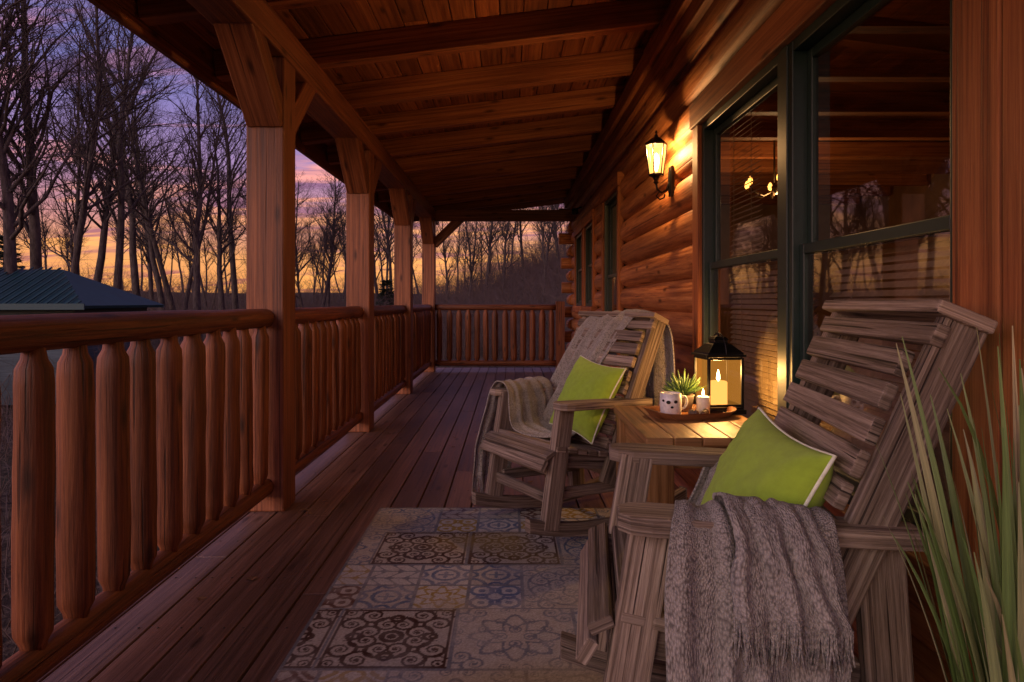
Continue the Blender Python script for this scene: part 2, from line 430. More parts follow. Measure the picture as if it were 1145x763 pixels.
q((rx0,ry1,rz0),(rx1,ry1,rz0),(rx1,ry1,rz1),(rx0,ry1,rz1)); q((rx0,ry0,rz0),(rx1,ry0,rz0),(rx1,ry1,rz0),(rx0,ry1,rz0)); q((rx0,ry0,rz1),(rx1,ry0,rz1),(rx1,ry1,rz1),(rx0,ry1,rz1))
mb.obj('interior_room',plain('interior_wall',(.30,.17,.09),.8,0,0,2,.3),cabin)
mb=MB()
for yy in np.arange(-1.2,10.4,.8): mb.box((3.1,yy,2.56),(4.0,.10,.15))
mb.obj('interior_ceiling_beams',M_raft,cabin)
mb=MB(); c=V((2.52,6.5,2.12))
mb.tube([c+V((0,0,.5)),c+V((0,0,.05))],.01,6); mb.lathe(c,[(.001,.06),(.03,.03),(.02,-.03),(.001,-.06)],10)
mb2=MB()
for k in range(6):
    a=k*math.pi/3+.3; d=V((math.cos(a),math.sin(a),0))
    mb.tube([c,c+d*.12-V((0,0,.06)),c+d*.24-V((0,0,.03)),c+d*.27+V((0,0,.03))],.008,6)
    mb2.lathe(c+d*.27,[(.004,.03),(.02,.05),(.024,.075),(.012,.105),(.001,.115)],8)
mb.obj('chandelier_frame',M_bronze,cabin); mb2.obj('chandelier_bulbs',emis('chandelier_bulb',(1,.40,.07),7),cabin)
point('chandelier_light',c-V((0,0,.12)),42,(1,.58,.25),.12,cabin)
mb=MB(); mb.box((3.1,4.6,3.35),(4.5,13.2,.08),Matrix.Rotation(-.3,3,'Y')); mb.obj('cabin_roof',plain('cabin_roof',(.05,.07,.07),.5,.3),cabin)
mb=MB(); mb.box((1.15,4.6,3.0),(.12,12.4,.5)); mb.obj('upper_wall',M_log,cabin)

# ------------------------------------------------------------------ sconce
sc=empty('wall_sconce',(.850,3.96,1.88))
mb=MB(); mp_=MB(); mbu=MB()
n6=6
mb.lathe((0,0,0),[(.003,.165),(.008,.155),(.004,.145),(.012,.135),(.012,.128),(.03,.118),(.064,.092),(.066,.084),(.060,.082)],n6,smooth=False)
mb.lathe((0,0,0),[(.042,-.088),(.044,-.098),(.022,-.108),(.012,-.125),(.018,-.135),(.004,-.150),(.001,-.155)],n6,smooth=False)
mp_.lathe((0,0,0),[(.060,.080),(.039,-.088)],n6,smooth=False)
for k in range(n6):
    a=2*math.pi*k/n6; mb.tube([V((.062*math.cos(a),.062*math.sin(a),.082)),V((.040*math.cos(a),.040*math.sin(a),-.092))],.0042,5)
for zz_,rr in ((.083,.062),(-.09,.041)):
    mb.tube([V((rr*math.cos(2*math.pi*k/6),rr*math.sin(2*math.pi*k/6),zz_)) for k in range(7)],.005,5)
mb.tube([V((0,0,-.14)),V((.005,0,-.175)),V((.03,0,-.195)),V((.06,0,-.18)),V((.075,0,-.14)),V((.09,0,-.12))],.007,7)
mb.tube([V((.02,0,-.19)),V((.0,0,-.215)),V((.02,0,-.235)),V((.045,0,-.225)),V((.05,0,-.205))],.005,6)
mb.box((.088,0,-.13),(.02,.07,.17)); mb.box((.079,0,-.13),(.012,.045,.12))
mb.obj('metal_frame',M_black,sc,bevel=.001); mp_.obj('glass_panes',M_pane,sc)
mbu.lathe((0,0,0),[(.006,-.07),(.014,-.04),(.018,-.01),(.012,.02),(.002,.035)],10); mbu.obj('bulb',M_bulb,sc)
point('sconce_light',(-.018,0,.045),64,(1,.52,.19),.035,sc)
mb=MB(); mb.lathe((.88,9.2,2.28),[(.001,.03),(.04,.03),(.05,-.03),(.03,-.05),(.001,-.05)],12); mb.tube([V((.88,9.2,2.3)),V((.97,9.2,2.33))],.012,6); mb.obj('spotlight',M_black)

# ------------------------------------------------------------------ rug (woven colours stored on the mesh)
rx0,rx1,ry0,ry1=-.655,.86,.55,3.45; st=.0042
nx=int((rx1-rx0)/st); ny=int((ry1-ry0)/st)
xs=np.linspace(0,rx1-rx0,nx); ys=np.linspace(0,ry1-ry0,ny); GX,GY=np.meshgrid(xs,ys)
ts=.385
beige=np.array([.46,.40,.33]); grey=np.array([.19,.19,.205]); brown=np.array([.070,.030,.020]); must=np.array([.40,.27,.07]); blue=np.array([.13,.155,.225]); cream=np.array([.57,.52,.45])
rng=np.random.RandomState(5)
FY=(ry1-ry0-GY)
row=np.floor((FY+.02)/ts).astype(int)
XX=GX+np.where(row%2==0,.07,.29)
colm=np.floor(XX/ts).astype(int)
lx=(XX/ts-colm)*2-1; ly=((FY+.02)/ts-row)*2-1
hsh=(row*5+colm*3)%7
big=(hsh==1)|(hsh==4)
half=(hsh==2)|(hsh==5)|(hsh==0)
full=big|half
lx2=np.where(full,lx,((lx+1)%1.0)*2-1); ly2=np.where(full,ly,((ly+1)%1.0)*2-1)
sub=np.where(full,0,(lx>0)*1+(ly>0)*2)
cellh=(row*31+colm*17+sub*7+((row*colm+sub*sub)%5)*3)
a=np.maximum(abs(lx2),abs(ly2)); b=np.minimum(abs(lx2),abs(ly2)); rr=np.hypot(lx2,ly2); th=np.arctan2(ly2,lx2)
def ring(cx_,cy_,r_,w_): return np.abs(np.hypot(a-cx_,b-cy_)-r_)<w_
def spiral(cx_,cy_,r0,w_,rot=0,dr=1,g=2.6):
    dx=a-cx_; dy=b-cy_; p=np.hypot(dx,dy)+1e-6; f=np.arctan2(dy,dx)
    s_=(dr*(f+rot)/(2*np.pi)+np.log(p/r0)/np.log(g))%1.0
    return ((np.minimum(s_,1-s_)<w_)&(p<r0))|(p<r0*.14)
def pat(t):
    if t==0: m=spiral(.40,.13,.28,.19,0.5)|spiral(.73,.42,.28,.19,2.6,-1)|spiral(.84,.84,.22,.19,1.0)|ring(0,0,.16,.05)|(rr<.08)|ring(.62,.0,.10,.04)|(np.abs(a-.93)<.025)
    elif t==1: m=ring(1,1,.6,.09)|ring(0,0,.5,.08)|ring(1,0,.25,.08)|(rr<.2+.12*np.cos(4*th))
    elif t==2: m=(np.abs(rr-.70-.16*np.cos(8*th))<.08)|(np.abs(rr-.34-.1*np.cos(4*th+3.14))<.08)|ring(.95,.85,.2,.08)
    elif t==3: m=(np.abs(np.sin(lx2*4.7+.9*np.sin(ly2*4.7))*np.cos(ly2*4.7))<.18)
    elif t==4: m=ring(.5,.5,.40,.08)|ring(.5,0,.18,.07)|(np.hypot(a-.5,b-.5)<.14)
    elif t==5: m=ring(.65,.0,.32,.08)|ring(.35,.35,.22,.07)|ring(.9,.75,.22,.08)
    elif t==6: m=spiral(.30,.10,.22,.16,1.5)|spiral(.62,.20,.22,.16,0.,-1)|spiral(.48,.48,.18,.16,2)|spiral(.85,.55,.22,.16,3,-1)|(np.abs(rr-.88)<.025)|spiral(.88,.88,.14,.15,0)
    else: m=(np.abs(rr-.62-.12*np.cos(8*th))<.04)|(np.abs(rr-.36-.10*np.cos(8*th+3.14))<.04)|spiral(.84,.62,.24,.16,0)|spiral(.22,.0,.14,.17,1)|spiral(.5,.25,.12,.17,1)|spiral(.93,.15,.14,.17,1)
    return m
T=np.where(big,0,np.where(half,6+(row+colm)%2,1+cellh%5))
pm=np.zeros_like(GX,bool)
for t in range(8): pm|=(T==t)&pat(t)
keyc=np.where(big,0,np.where(half,np.where((row*3+colm)%3==0,2,4),1+(cellh//3)%6))
fgs=[brown,grey,blue,must,grey*1.05,blue*1.2,brown*1.9]; bgs=[beige,cream,beige,cream,beige*1.05,cream,beige]
FG=np.zeros(GX.shape+(3,)); BG=np.zeros_like(FG)
for i in range(7): FG[keyc==i]=fgs[i]; BG[keyc==i]=bgs[i]
C=np.where(pm[...,None],FG,BG)
edge=((a>.94)&(~full))|((np.maximum(abs(lx),abs(ly))>.972))
C=np.where(edge[...,None],grey,C)
bd=np.minimum(np.minimum(GX,xs[-1]-GX),np.minimum(GY,ys[-1]-GY))
C=np.where((bd<.012)[...,None],grey*.8,C)
def lown(f,seed):
    r2=np.random.RandomState(seed); g=r2.rand(int(ys[-1]*f)+3,int(xs[-1]*f)+3); gy=GY*f; gx=GX*f; i=gy.astype(int); j=gx.astype(int); u=gx-j; v=gy-i
    return g[i,j]*(1-u)*(1-v)+g[i,j+1]*u*(1-v)+g[i+1,j]*(1-u)*v+g[i+1,j+1]*u*v
fade=np.clip((lown(9,1)*.6+lown(34,2)*.6-.42),0,.5)[...,None]*np.where(big,.4,1)[...,None]
C=C*(1-fade)+cream*.85*fade
yel=np.clip(lown(4.5,8)-.62,0,.3)[...,None]*1.8; C=C*(1-yel)+must*yel
blu=np.clip(lown(3.5,18)-.60,0,.3)[...,None]*1.3; C=C*(1-blu)+blue*1.5*blu
C*= (0.80+.4*rng.rand(*GX.shape))[...,None]
zz_=.010+.0012*rng.rand(*GX.shape)+.003*(lown(3,4)-.5)
verts=np.stack([GX+rx0,GY+ry0,zz_],-1).reshape(-1,3)
idx=np.arange(nx*ny).reshape(ny,nx)
faces=np.stack([idx[:-1,:-1],idx[:-1,1:],idx[1:,1:],idx[1:,:-1]],-1).reshape(-1,4)
me=bpy.data.meshes.new('rug_pile'); me.vertices.add(len(verts)); me.vertices.foreach_set('co',verts.ravel())
me.loops.add(faces.size); me.loops.foreach_set('vertex_index',faces.ravel().astype(np.int32))
me.polygons.add(len(faces)); me.polygons.foreach_set('loop_start',(np.arange(len(faces))*4).astype(np.int32)); 
me.update(calc_edges=True); me.validate()
ca=me.color_attributes.new('Col','FLOAT_COLOR','POINT'); ca.data.foreach_set('color',np.concatenate([C.reshape(-1,3),np.ones((len(verts),1))],1).ravel())
n=NT('rug_wool'); at=n.node('ShaderNodeAttribute'); at.attribute_name='Col'
oc=n.node('ShaderNodeTexCoord').outputs['Object']; nz=n.noise(oc,420,1,.6)
n.link(n.mix(.4,at.outputs[0],n.ramp(nz,[(.3,(.45,.45,.45)),(.7,(1,1,1))]),'MULTIPLY'),n.p.inputs['Base Color']); n.p.inputs['Roughness'].default_value=.95; n.p.inputs['Specular IOR Level'].default_value=.15
n.link(n.bump(nz,.5,.002),n.p.inputs['Normal'])
me.materials.append(n.mat)
rug=empty('area_rug'); ro=bpy.data.objects.new('rug_pile',me); scene.collection.objects.link(ro); ro.parent=rug
mb=MB(); mb.box(((rx0+rx1)/2,(ry0+ry1)/2,.0045),(rx1-rx0+.006,ry1-ry0+.006,.007)); mb.obj('rug_backing',plain('rug_edge',(.12,.11,.10),.9,0,.5,300),rug,bevel=.002)

# ------------------------------------------------------------------ chairs
def by(z): return -.14-.434*(z-.62)
def make_chair(loc,ang,scl=1):
    e=empty('rocking_chair',loc,ang); e.scale=(scl,)*3
    m=MB()
    for sx_ in (-1,1):
        N=12; pr=[]
        for i in range(N+1):
            y=-.50+.95*i/N; pr.append((y,.004+.33*(y+.02)**2))
        t=.022
        b0=len(m.v); ou=R.uniform(0,50)
        for (y,z) in pr:
            for dx,dz in ((-t,0),(t,0),(t,.062),(-t,.062)): m.v.append((sx_*.25+dx,y,z+dz))
        for i in range(N):
            for k in range(4):
                k2=(k+1)%4; m.f.append((b0+i*4+k,b0+i*4+k2,b0+i*4+4+k2,b0+i*4+4+k)); 
                vv=[0,.044,.106,.15]; m.uv.append([(pr[i][0]+ou,vv[k]),(pr[i][0]+ou,vv[k]+.05),(pr[i+1][0]+ou,vv[k]+.05),(pr[i+1][0]+ou,vv[k])]); m.m.append(0); m.sm.append(False)
        for i in (0,N): m.f.append(tuple(b0+i*4+k for k in range(4))); m.uv.append([(0,0),(.04,0),(.04,.06),(0,.06)]); m.m.append(0); m.sm.append(False)
        m.beam((sx_*.252,.335,.07),(sx_*.252,.245,.63),.045,.085,up=(0,1,0))
        m.beam((sx_*.252,-.20,.07),(sx_*.252,-.165,.61),.04,.085,up=(0,1,0))
        m.beam((sx_*.226,.33,.385),(sx_*.226,-.14,.315),.03,.075)
        m.beam((sx_*.215,.30,.215),(sx_*.215,-.18,.20),.028,.05)
        m.beam((sx_*.275,by(.24),.24),(sx_*.275,by(1.0),1.0),.036,.080,up=(0,1,0))
        z0,z1=.645,.628
        b0=len(m.v); outl=[(-.225,.035),(-.12,.042),(.03,.048),(.17,.055),(.255,.058),(.295,.050),(.318,.028)]
        ring_=[( y,-w_) for y,w_ in outl]+[(y,w_) for y,w_ in outl[::-1]]
        ou=R.uniform(0,50)
        for dz in (-.034,0):
            for (y,w_) in ring_: m.v.append((sx_*.287+w_,y,z1+(z0-z1)*(y+.25)/.6+dz+ .0))
        K=len(ring_)
        m.f.append(tuple(b0+K+i for i in range(K))); m.uv.append([(y+ou,w_) for y,w_ in ring_]); m.m.append(0); m.sm.append(False)
        m.f.append(tuple(b0+i for i in reversed(range(K)))); m.uv.append([(y+ou,w_+.3) for y,w_ in reversed(ring_)]); m.m.append(0); m.sm.append(False)
        for i in range(K):
            j=(i+1)%K; m.f.append((b0+i,b0+j,b0+K+j,b0+K+i)); m.uv.append([(ring_[i][0]+ou,.15),(ring_[j][0]+ou,.15),(ring_[j][0]+ou,.184),(ring_[i][0]+ou,.184)]); m.m.append(0); m.sm.append(False)
    for (y,z,h) in ((.315,.20,.05),(.30,.335,.07),(-.19,.22,.05)): m.box((0,y,z),(.48,.026,h))
    prof=[(.375,.365),(.348,.412),(.287,.428),(.225,.418),(.165,.404),(.105,.392),(.045,.382),(-.015,.375),(-.07,.372)]
    for i,(y,z) in enumerate(prof):
        a_={0:-1.05,1:-.45}.get(i,.17)
        m.box((R.uniform(-.004,.004),y,z+R.uniform(-.002,.002)),(.56+R.uniform(-.008,.008),.052,.026),Matrix.Rotation(a_,3,'X'))
    ang_=math.atan(.434); rot=Matrix.Rotation(ang_,3,'X')
    z=.412
    for i in range(9):
        m.box((R.uniform(-.003,.003),by(z)+.056,z+.012),(.535+R.uniform(-.012,.012),.024,.054+R.uniform(-.002,.002)),rot@Matrix.Rotation(R.uniform(-.008,.008),3,'Y')); z+=.0625
    m.box((0,by(1.0)+.050,.978),(.60,.026,.042),rot)
    m.box((0,by(1.0)+.008,1.012),(.615,.105,.026),rot)
    m.obj('chair_frame',M_chair,e,bevel=.005)
    return e
c1=make_chair((.555,1.552,.012),math.radians(83.2))
c2=make_chair((.315,3.28,.012),math.radians(121.3),.95)

def fabric(name,c,bump=.3):
    n=NT(name); uv=n.node('ShaderNodeTexCoord').outputs['UV']
    ck=n.node('ShaderNodeTexWave'); n.link(uv,ck.inputs[0]); ck.inputs['Scale'].default_value=40; ck.bands_direction='X'
    ck2=n.node('ShaderNodeTexWave'); n.link(uv,ck2.inputs[0]); ck2.inputs['Scale'].default_value=40; ck2.bands_direction='Y'
    wv=n.math('ADD',ck.outputs['Fac'],ck2.outputs['Fac']); nz=n.noise(uv,7,3,.6)
    col=n.ramp(nz,[(.3,tuple(x*.88 for x in c)),(.7,tuple(x*1.08 for x in c))])
    n.link(col,n.p.inputs['Base Color']); n.p.inputs['Roughness'].default_value=.9; n.p.inputs['Sheen Weight'].default_value=.1
    h=n.math('ADD',n.math('MULTIPLY',wv,.12),n.noise(uv,3.0,3,.5)); n.link(n.bump(h,bump,.016),n.p.inputs['Normal'])
    return n.mat
M_lime=fabric('lime_fabric',(.36,.54,.035),.5); M_pipe=plain('piping',(.80,.80,.60),.8)
def pillow(parent,c,size,th,rot):
    e=bpy.data.objects.new('throw_pillow',None); e.empty_display_size=.1; scene.collection.objects.link(e)
    m=MB(); N=26
    def P(u,v,s):
        k=max(0,(1-abs(u)**2.6))*max(0,(1-abs(v)**2.6)); pin=1-.10*(1-abs(u)**2)*(abs(v)**2); pin2=1-.10*(1-abs(v)**2)*(abs(u)**2)
        wr=.010*mn.noise(V((u*2.3,v*2.3,s*3)))+ .007*mn.noise(V((u*6,v*5,s*3)))
        return V((u*size/2*pin2, s*(th/2*k**.48+wr*k**.3), v*size/2*pin))
    for s in (-1,1):
        for i in range(N):
            for j in range(N):
                f=lambda t:math.sin((2*t/N-1)*math.pi/2)
                u0,u1,v0,v1=f(i),f(i+1),f(j),f(j+1)
                ps=[P(u0,v0,s),P(u1,v0,s),P(u1,v1,s),P(u0,v1,s)]; uvs=[(u0,v0),(u1,v0),(u1,v1),(u0,v1)]
                if s>0: ps.reverse(); uvs.reverse()
                m.quad(ps,uvs,0,True)
    m.obj('pillow_body',M_lime,e,merge=True)
    pts=[]
    for k in range(4):
        for i in range(16):
            t=-1+2*i/16
            u,v=[(t,-1),(1,t),(-t,1),(-1,-t)][k]; pts.append(P(u*.995,v*.995,0))
    pts.append(pts[0]); m=MB(); m.tube(pts,.0042,6,False); m.obj('piping',M_pipe,e)
    e.matrix_world=Matrix.Translation(parent.location)@Matrix.Rotation(parent.rotation_euler.z,4,'Z')@Matrix.Scale(parent.scale.x,4)@Matrix.Translation(c)@rot.to_4x4()
    return e
Rt=lambda rx,ry,rz_:Matrix.Rotation(rz_,3,'Z')@Matrix.Rotation(rx,3,'X')@Matrix.Rotation(ry,3,'Y')
pillow(c1,V((-.055,.01,.592)),.375,.15,Rt(.42,-.10,.18))
pillow(c2,V((-.075,-.01,.62)),.39,.14,Rt(.46,-.10,-.02))

def knit(name,c1_,c2_):
    n=NT(name); uv=n.node('ShaderNodeTexCoord').outputs['UV']
    vo=n.node('ShaderNodeTexVoronoi'); vo.voronoi_dimensions='2D'; n.link(n.mapped(uv,(1,1.5,1)),vo.inputs['Vector']); vo.inputs['Scale'].default_value=170
    nz=n.noise(uv,60,3,.7,0,'2D'); nb=n.noise(uv,9,2,.6,0,'2D')
    f=n.math('ADD',n.math('MULTIPLY',nz,.6),n.math('MULTIPLY',vo.outputs['Distance'],.5))
    col=n.ramp(f,[(.35,c2_),(.75,c1_)]); col=n.mix(n.math('MULTIPLY',nb,.4),col,tuple(x*.8 for x in c1_))
    n.link(col,n.p.inputs['Base Color']); n.p.inputs['Roughness'].default_value=.95; n.p.inputs['Sheen Weight'].default_value=.2; n.p.inputs['Specular IOR Level'].default_value=.1
    n.link(n.bump(f,1.0,.007),n.p.inputs['Normal']); return n.mat
M_knit=knit('grey_knit',(.14,.12,.105),(.45,.395,.345)); M_knit2=knit('cream_knit',(.20,.175,.15),(.52,.46,.39))
def catmull(P,n):
    P=[V(p) for p in P]; P=[P[0]*2-P[1]]+P+[P[-1]*2-P[-2]]; out=[]
    S=len(P)-3
    for i in range(n+1):
        t=i/n*S; k=min(int(t),S-1); t-=k; a,b,c,d=P[k:k+4]
        out.append(.5*((2*b)+(c-a)*t+(2*a-5*b+4*c-d)*t*t+(3*b-a-3*c+d)*t**3))
    return out
def drape(name,parent,path,wdir,widths,amps,mat,folds=4,seed=1,fr0=False,fr1=True,N=70,Mw=60,sgn=1,zvar=.02,flen=.06,up=None):
    m=MB(); pc=catmull(path,N); wd=V(wdir).normalized(); g=[]
    def interp(L,s):
        t=s*(len(L)-1); k=min(int(t),len(L)-2); return L[k]+(L[k+1]-L[k])*(t-k)
    rs=random.Random(seed); ph=[rs.uniform(0,6.28) for _ in range(4)]
    for i in range(N+1):
        t=(pc[min(i+1,N)]-pc[max(i-1,0)]).normalized(); nn=t.cross(wd).normalized()*sgn; s=i/N; rowl=[]
        for j in range(Mw+1):
            u=j/Mw; A=interp(amps,s)
            f=.5+.5*math.sin(folds*6.283*(u+.05*math.sin(s*5+ph[3])+.10*mn.noise(V((u*3,s*2,seed))))+ph[0]+s*.8); f=f**1.3
            f2=.5+.5*math.sin(folds*2.3*6.283*u+ph[1]+s*2.1)
            d=A*(f+.3*f2)+ .006*mn.noise(V((u*9,s*14,seed)))+.004
            edge=.012*mn.noise(V((s*5,u*2+seed,3)))
            p=pc[i]+wd*((u-.5)*interp(widths,s)+edge+.012*mn.noise(V((s*4,u*3,seed+5))))+nn*d
            if s>.6: p.z+=zvar*mn.noise(V((u*3,seed,8)))*(s-.6)/.4*2
            rowl.append(p)
        g.append(rowl)
    L=sum((pc[i+1]-pc[i]).length for i in range(N))
    for i in range(N):
        for j in range(Mw):
            wv=max(widths)
            m.quad([g[i][j],g[i][j+1],g[i+1][j+1],g[i+1][j]],[(i/N*L,j/Mw*wv*1.3),(i/N*L,(j+1)/Mw*wv*1.3),((i+1)/N*L,(j+1)/Mw*wv*1.3),((i+1)/N*L,j/Mw*wv*1.3)],0,True)
    e=bpy.data.objects.new(name,None); scene.collection.objects.link(e); e.empty_display_size=.1
    e.location=parent.location; e.rotation_euler=parent.rotation_euler; e.scale=parent.scale
    o=m.obj('throw_cloth',mat,e,merge=True); md=o.modifiers.new('s','SOLIDIFY'); md.thickness=.006; md.offset=0
    m=MB()
    ends=([g[-1]] if fr1 else [])+([g[0]] if fr0 else [])
    for rw in ends:
        for j in range(0,Mw*2):
            k=min(j//2,Mw-1); p=rw[k].lerp(rw[k+1],.5*(j%2)); q=V((rs.uniform(-.5,.5),rs.uniform(-.5,.5),0))*.02
            l=flen*rs.uniform(.7,1.15)
            m.tube([p+V((0,0,.006)),p+q*.3-V((0,0,l*.5)),p+q-V((0,0,l))],[.0026,.0022,.0014],4,False)
    if ends: m.obj('throw_fringe',mat,e)
    return e
drape('throw_blanket',c1,[(.27,-.01,.62),(.22,.03,.52),(.14,.08,.448),(-.05,.10,.425),(-.18,.08,.43),(-.222,.08,.50),(-.230,.08,.59),(-.262,.08,.643),(-.315,.08,.643),(-.350,.08,.60),(-.360,.08,.50),(-.364,.08,.33)],(0,1,0),[.14,.18,.24,.25,.26,.26,.28,.30,.31],[.02,.02,.010,.006,.002,.003,.014,.024,.030],M_knit,4,3,sgn=-1,zvar=.03)
drape('throw_blanket',c1,[(-.230,.06,.57),(-.235,.06,.625),(-.262,.055,.655),(-.315,.05,.658),(-.372,.05,.62),(-.405,.04,.56),(-.418,.035,.500)],(.03,1,.10),[.13,.14,.15,.16,.19],[.002,.002,.005,.016,.024],M_knit,3,11,sgn=-1,Mw=44,flen=.07)
drape('throw_blanket',c2,[(-.10,.05,.44),(.06,.09,.43),(.19,.11,.46),(.222,.12,.58),(.245,.13,.655),(.30,.14,.67),(.352,.16,.62),(.374,.20,.48),(.387,.23,.34),(.392,.24,.17)],(-.15,1,0),[.36,.34,.32,.30,.27,.25,.25],[.014,.012,.010,.008,.014,.028,.038],M_knit2,4,21,sgn=1,flen=.08)
drape('throw_blanket',c2,[(.17,by(.48)+.15,.50),(.15,by(.62)+.13,.62),(.10,by(.86)+.105,.87),(.05,by(1.0)+.08,1.015),(.02,by(1.0)+.0,1.048),(-.06,by(1.0)-.07,1.015),(-.12,by(1.0)-.09,.88),(-.16,by(1.0)-.09,.60)],(1,0,-.10),[.28,.32,.37,.40,.40,.38],[.044,.042,.032,.018,.024,.036],M_knit2,3,31,sgn=-1,fr0=True,flen=.07)

# ------------------------------------------------------------------ side table & decor
tb=empty('side_table',(0,0,0)); m=MB(); tx0,tx1,ty0,ty1,tz=.45,.925,2.26,2.97,.60
pn=5
for i in range(pn):
    wv=(tx1-tx0)/pn; m.box((tx0+wv*(i+.5),(ty0+ty1)/2,tz-.016),(wv-.002,ty1-ty0,.032))
for xx in (tx0+.055,tx1-.055):
    for yy in (ty0+.055,ty1-.055): m.box((xx,yy,(tz-.032)/2),(.088,.088,tz-.032))
for yy in (ty0+.05,ty1-.05): m.box(((tx0+tx1)/2,yy,tz-.072),(tx1-tx0-.20,.03,.078))
for xx in (tx0+.05,tx1-.05): m.box((xx,(ty0+ty1)/2,tz-.072),(.03,ty1-ty0-.20,.078))
m.box(((tx0+tx1)/2,(ty0+ty1)/2,.16),(tx1-tx0-.06,ty1-ty0-.20,.022))
m.obj('table_body',M_table,tb,bevel=.005)
TZ=.601; tr=empty('serving_tray',(.71,2.70,TZ),.25); m=MB()
NT_=40
def tp(r,z,k):
    an=2*math.pi*k/NT_; ca_,sa_=math.cos(an),math.sin(an); q=(abs(ca_)**3.2+abs(sa_)**3.2)**(-1/3.2)
    return V((.175*ca_*q*r,.115*sa_*q*r,z+(.008*abs(ca_)**4 if z>.01 else 0)))
prof=[(.0,.004),(.84,.004),(.94,.024),(1.02,.026),(.97,.018),(.86,0),(0,0)]
for i in range(len(prof)-1):
    for k in range(NT_):
        ps=[tp(*prof[i],k),tp(*prof[i],k+1),tp(*prof[i+1],k+1),tp(*prof[i+1],k)]; m.quad(ps,[(p.x,p.y) for p in ps],0,True)
m.obj('tray_body',M_tray,tr,merge=True,sharp=50)
mg_=empty('ceramic_mug',(.632,2.68,TZ+.006)); m=MB()
m.lathe((0,0,0),[(.001,0),(.034,0),(.040,.006),(.043,.045),(.041,.086),(.0385,.088),(.037,.084),(.038,.03),(.03,.01),(.001,.008)],28)
m.tube(catmull([(.038,.012,.068),(.060,.018,.070),(.068,.02,.048),(.058,.018,.026),(.038,.012,.022)],12),.0055,8)
m.obj('mug_body',M_white,mg_)
m=MB()
for (a_,z_,r_) in ((-2.0,.055,.009),(-1.35,.057,.008),(-1.68,.036,.006),(-2.5,.06,.006)):
    c_=V((math.cos(a_),math.sin(a_),0))*.0425+V((0,0,z_)); nrm=V((math.cos(a_),math.sin(a_),0)); t_=V((-nrm.y,nrm.x,0))
    pts=[c_+nrm*.0012+t_*r_*math.cos(k*.628)+V((0,0,1))*r_*.8*math.sin(k*.628) for k in range(10)]; m.quad(pts,[(0,0)]*10)
m.obj('painted_marks',M_black,mg_)
su=empty('succulent_plant',(.71,2.80,TZ+.005)); m=MB(); m.lathe((0,0,0),[(.001,0),(.035,0),(.045,.06),(.047,.065),(.042,.065),(.04,.055),(.001,.055)],20); m.obj('pot',plain('pot_grey',(.25,.2,.15),.7,0,.3),su)
m=MB()
for i in range(46):
    a_=R.uniform(0,6.28); el=R.uniform(.15,1.4); L=R.uniform(.06,.115); d=V((math.cos(a_)*math.cos(el),math.sin(a_)*math.cos(el),math.sin(el)))
    p=V((0,0,.058)); m.tube([p,p+d*L*.4+V((0,0,.004)),p+d*L*.8+V((0,0,.004)),p+d*L+V((0,0,.01))],[.005,.0065,.004,.0006],5,False)
m.obj('leaves',plain('succulent_green',(.09,.17,.035),.5,0,0,30,.4),su)
cd=empty('pillar_candle',(.765,2.70,TZ+.006)); m=MB(); m.lathe((0,0,0),[(.001,0),(.026,0),(.026,.068),(.022,.071),(.018,.066),(.001,.064)],22); m.obj('wax',M_waxd,cd)
m=MB(); m.tube([V((0,0,.064)),V((0,0,.078))],.0012,5); m.obj('wick',M_black,cd)
m=MB(); m.lathe((0,0,.074),[(.001,0),(.0045,.006),(.004,.014),(.0008,.026)],8); m.obj('flame',M_flame,cd)
point('candle_light',(0,0,.10),.9,(1,.5,.16),.01,cd)
m=MB()
for i in range(9):
    c_=V((.735+R.uniform(-.035,.045),2.635+R.uniform(-.02,.03),TZ+.018+R.uniform(0,.006))); r_=R.uniform(.009,.014)
    m.lathe(c_,[(.001,-r_),(r_*.8,-r_*.6),(r_,0),(r_*.7,r_*.7),(.001,r_)],7,smooth=True)
m.obj('pebbles',plain('pebble',(.10,.06,.035),.6,0,.5,90,.5))
ln=empty('candle_lantern',(.855,2.80,TZ),.12); m=MB(); hw=.070
m.box((0,0,.009),(.165,.165,.018)); m.box((0,0,.022),(.15,.15,.010))
for sx_ in (-1,1):
    for sy_ in (-1,1): m.box((sx_*hw,sy_*hw,.125),(.011,.011,.20))
for zz_ in (.034,.222):
    for s_ in (-1,1): m.box((s_*hw,0,zz_),(.0095,.128,.010)); m.box((0,s_*hw,zz_),(.128,.0095,.010))
m.box((0,0,.234),(.165,.165,.010))
m.lathe((0,0,.238),[(.108,0),(.104,.008),(.055,.040),(.040,.045),(.040,.058),(.046,.060),(.030,.070),(.006,.074),(.006,.084),(.001,.086)],4,rz=math.pi/4,smooth=False)
hp=[V((0,.078*math.cos(t),.235+.088*math.sin(t))) for t in np.linspace(0,math.pi,20)]; m.tube(hp,.0032,6)
m.obj('lantern_frame',M_black,ln,bevel=.0015)
m=MB()
for s_ in (-1,1):
    m.quad([(s_*hw,-.065,.038),(s_*hw,.065,.038),(s_*hw,.065,.218),(s_*hw,-.065,.218)],[(0,0)]*4); m.quad([(-.065,s_*hw,.038),(.065,s_*hw,.038),(.065,s_*hw,.218),(-.065,s_*hw,.218)],[(0,0)]*4)
m.obj('lantern_glass',M_lpane,ln)
m=MB(); m.lathe((0,0,.027),[(.001,0),(.036,0),(.036,.095),(.030,.099),(.024,.092),(.001,.09)],24); m.obj('lantern_candle',M_wax,ln)
m=MB(); m.lathe((0,0,.125),[(.001,0),(.0075,.010),(.0065,.026),(.001,.048)],10); m.obj('lantern_flame',M_flame,ln)
point('lantern_light',(0,0,.165),17,(1,.50,.14),.018,ln)

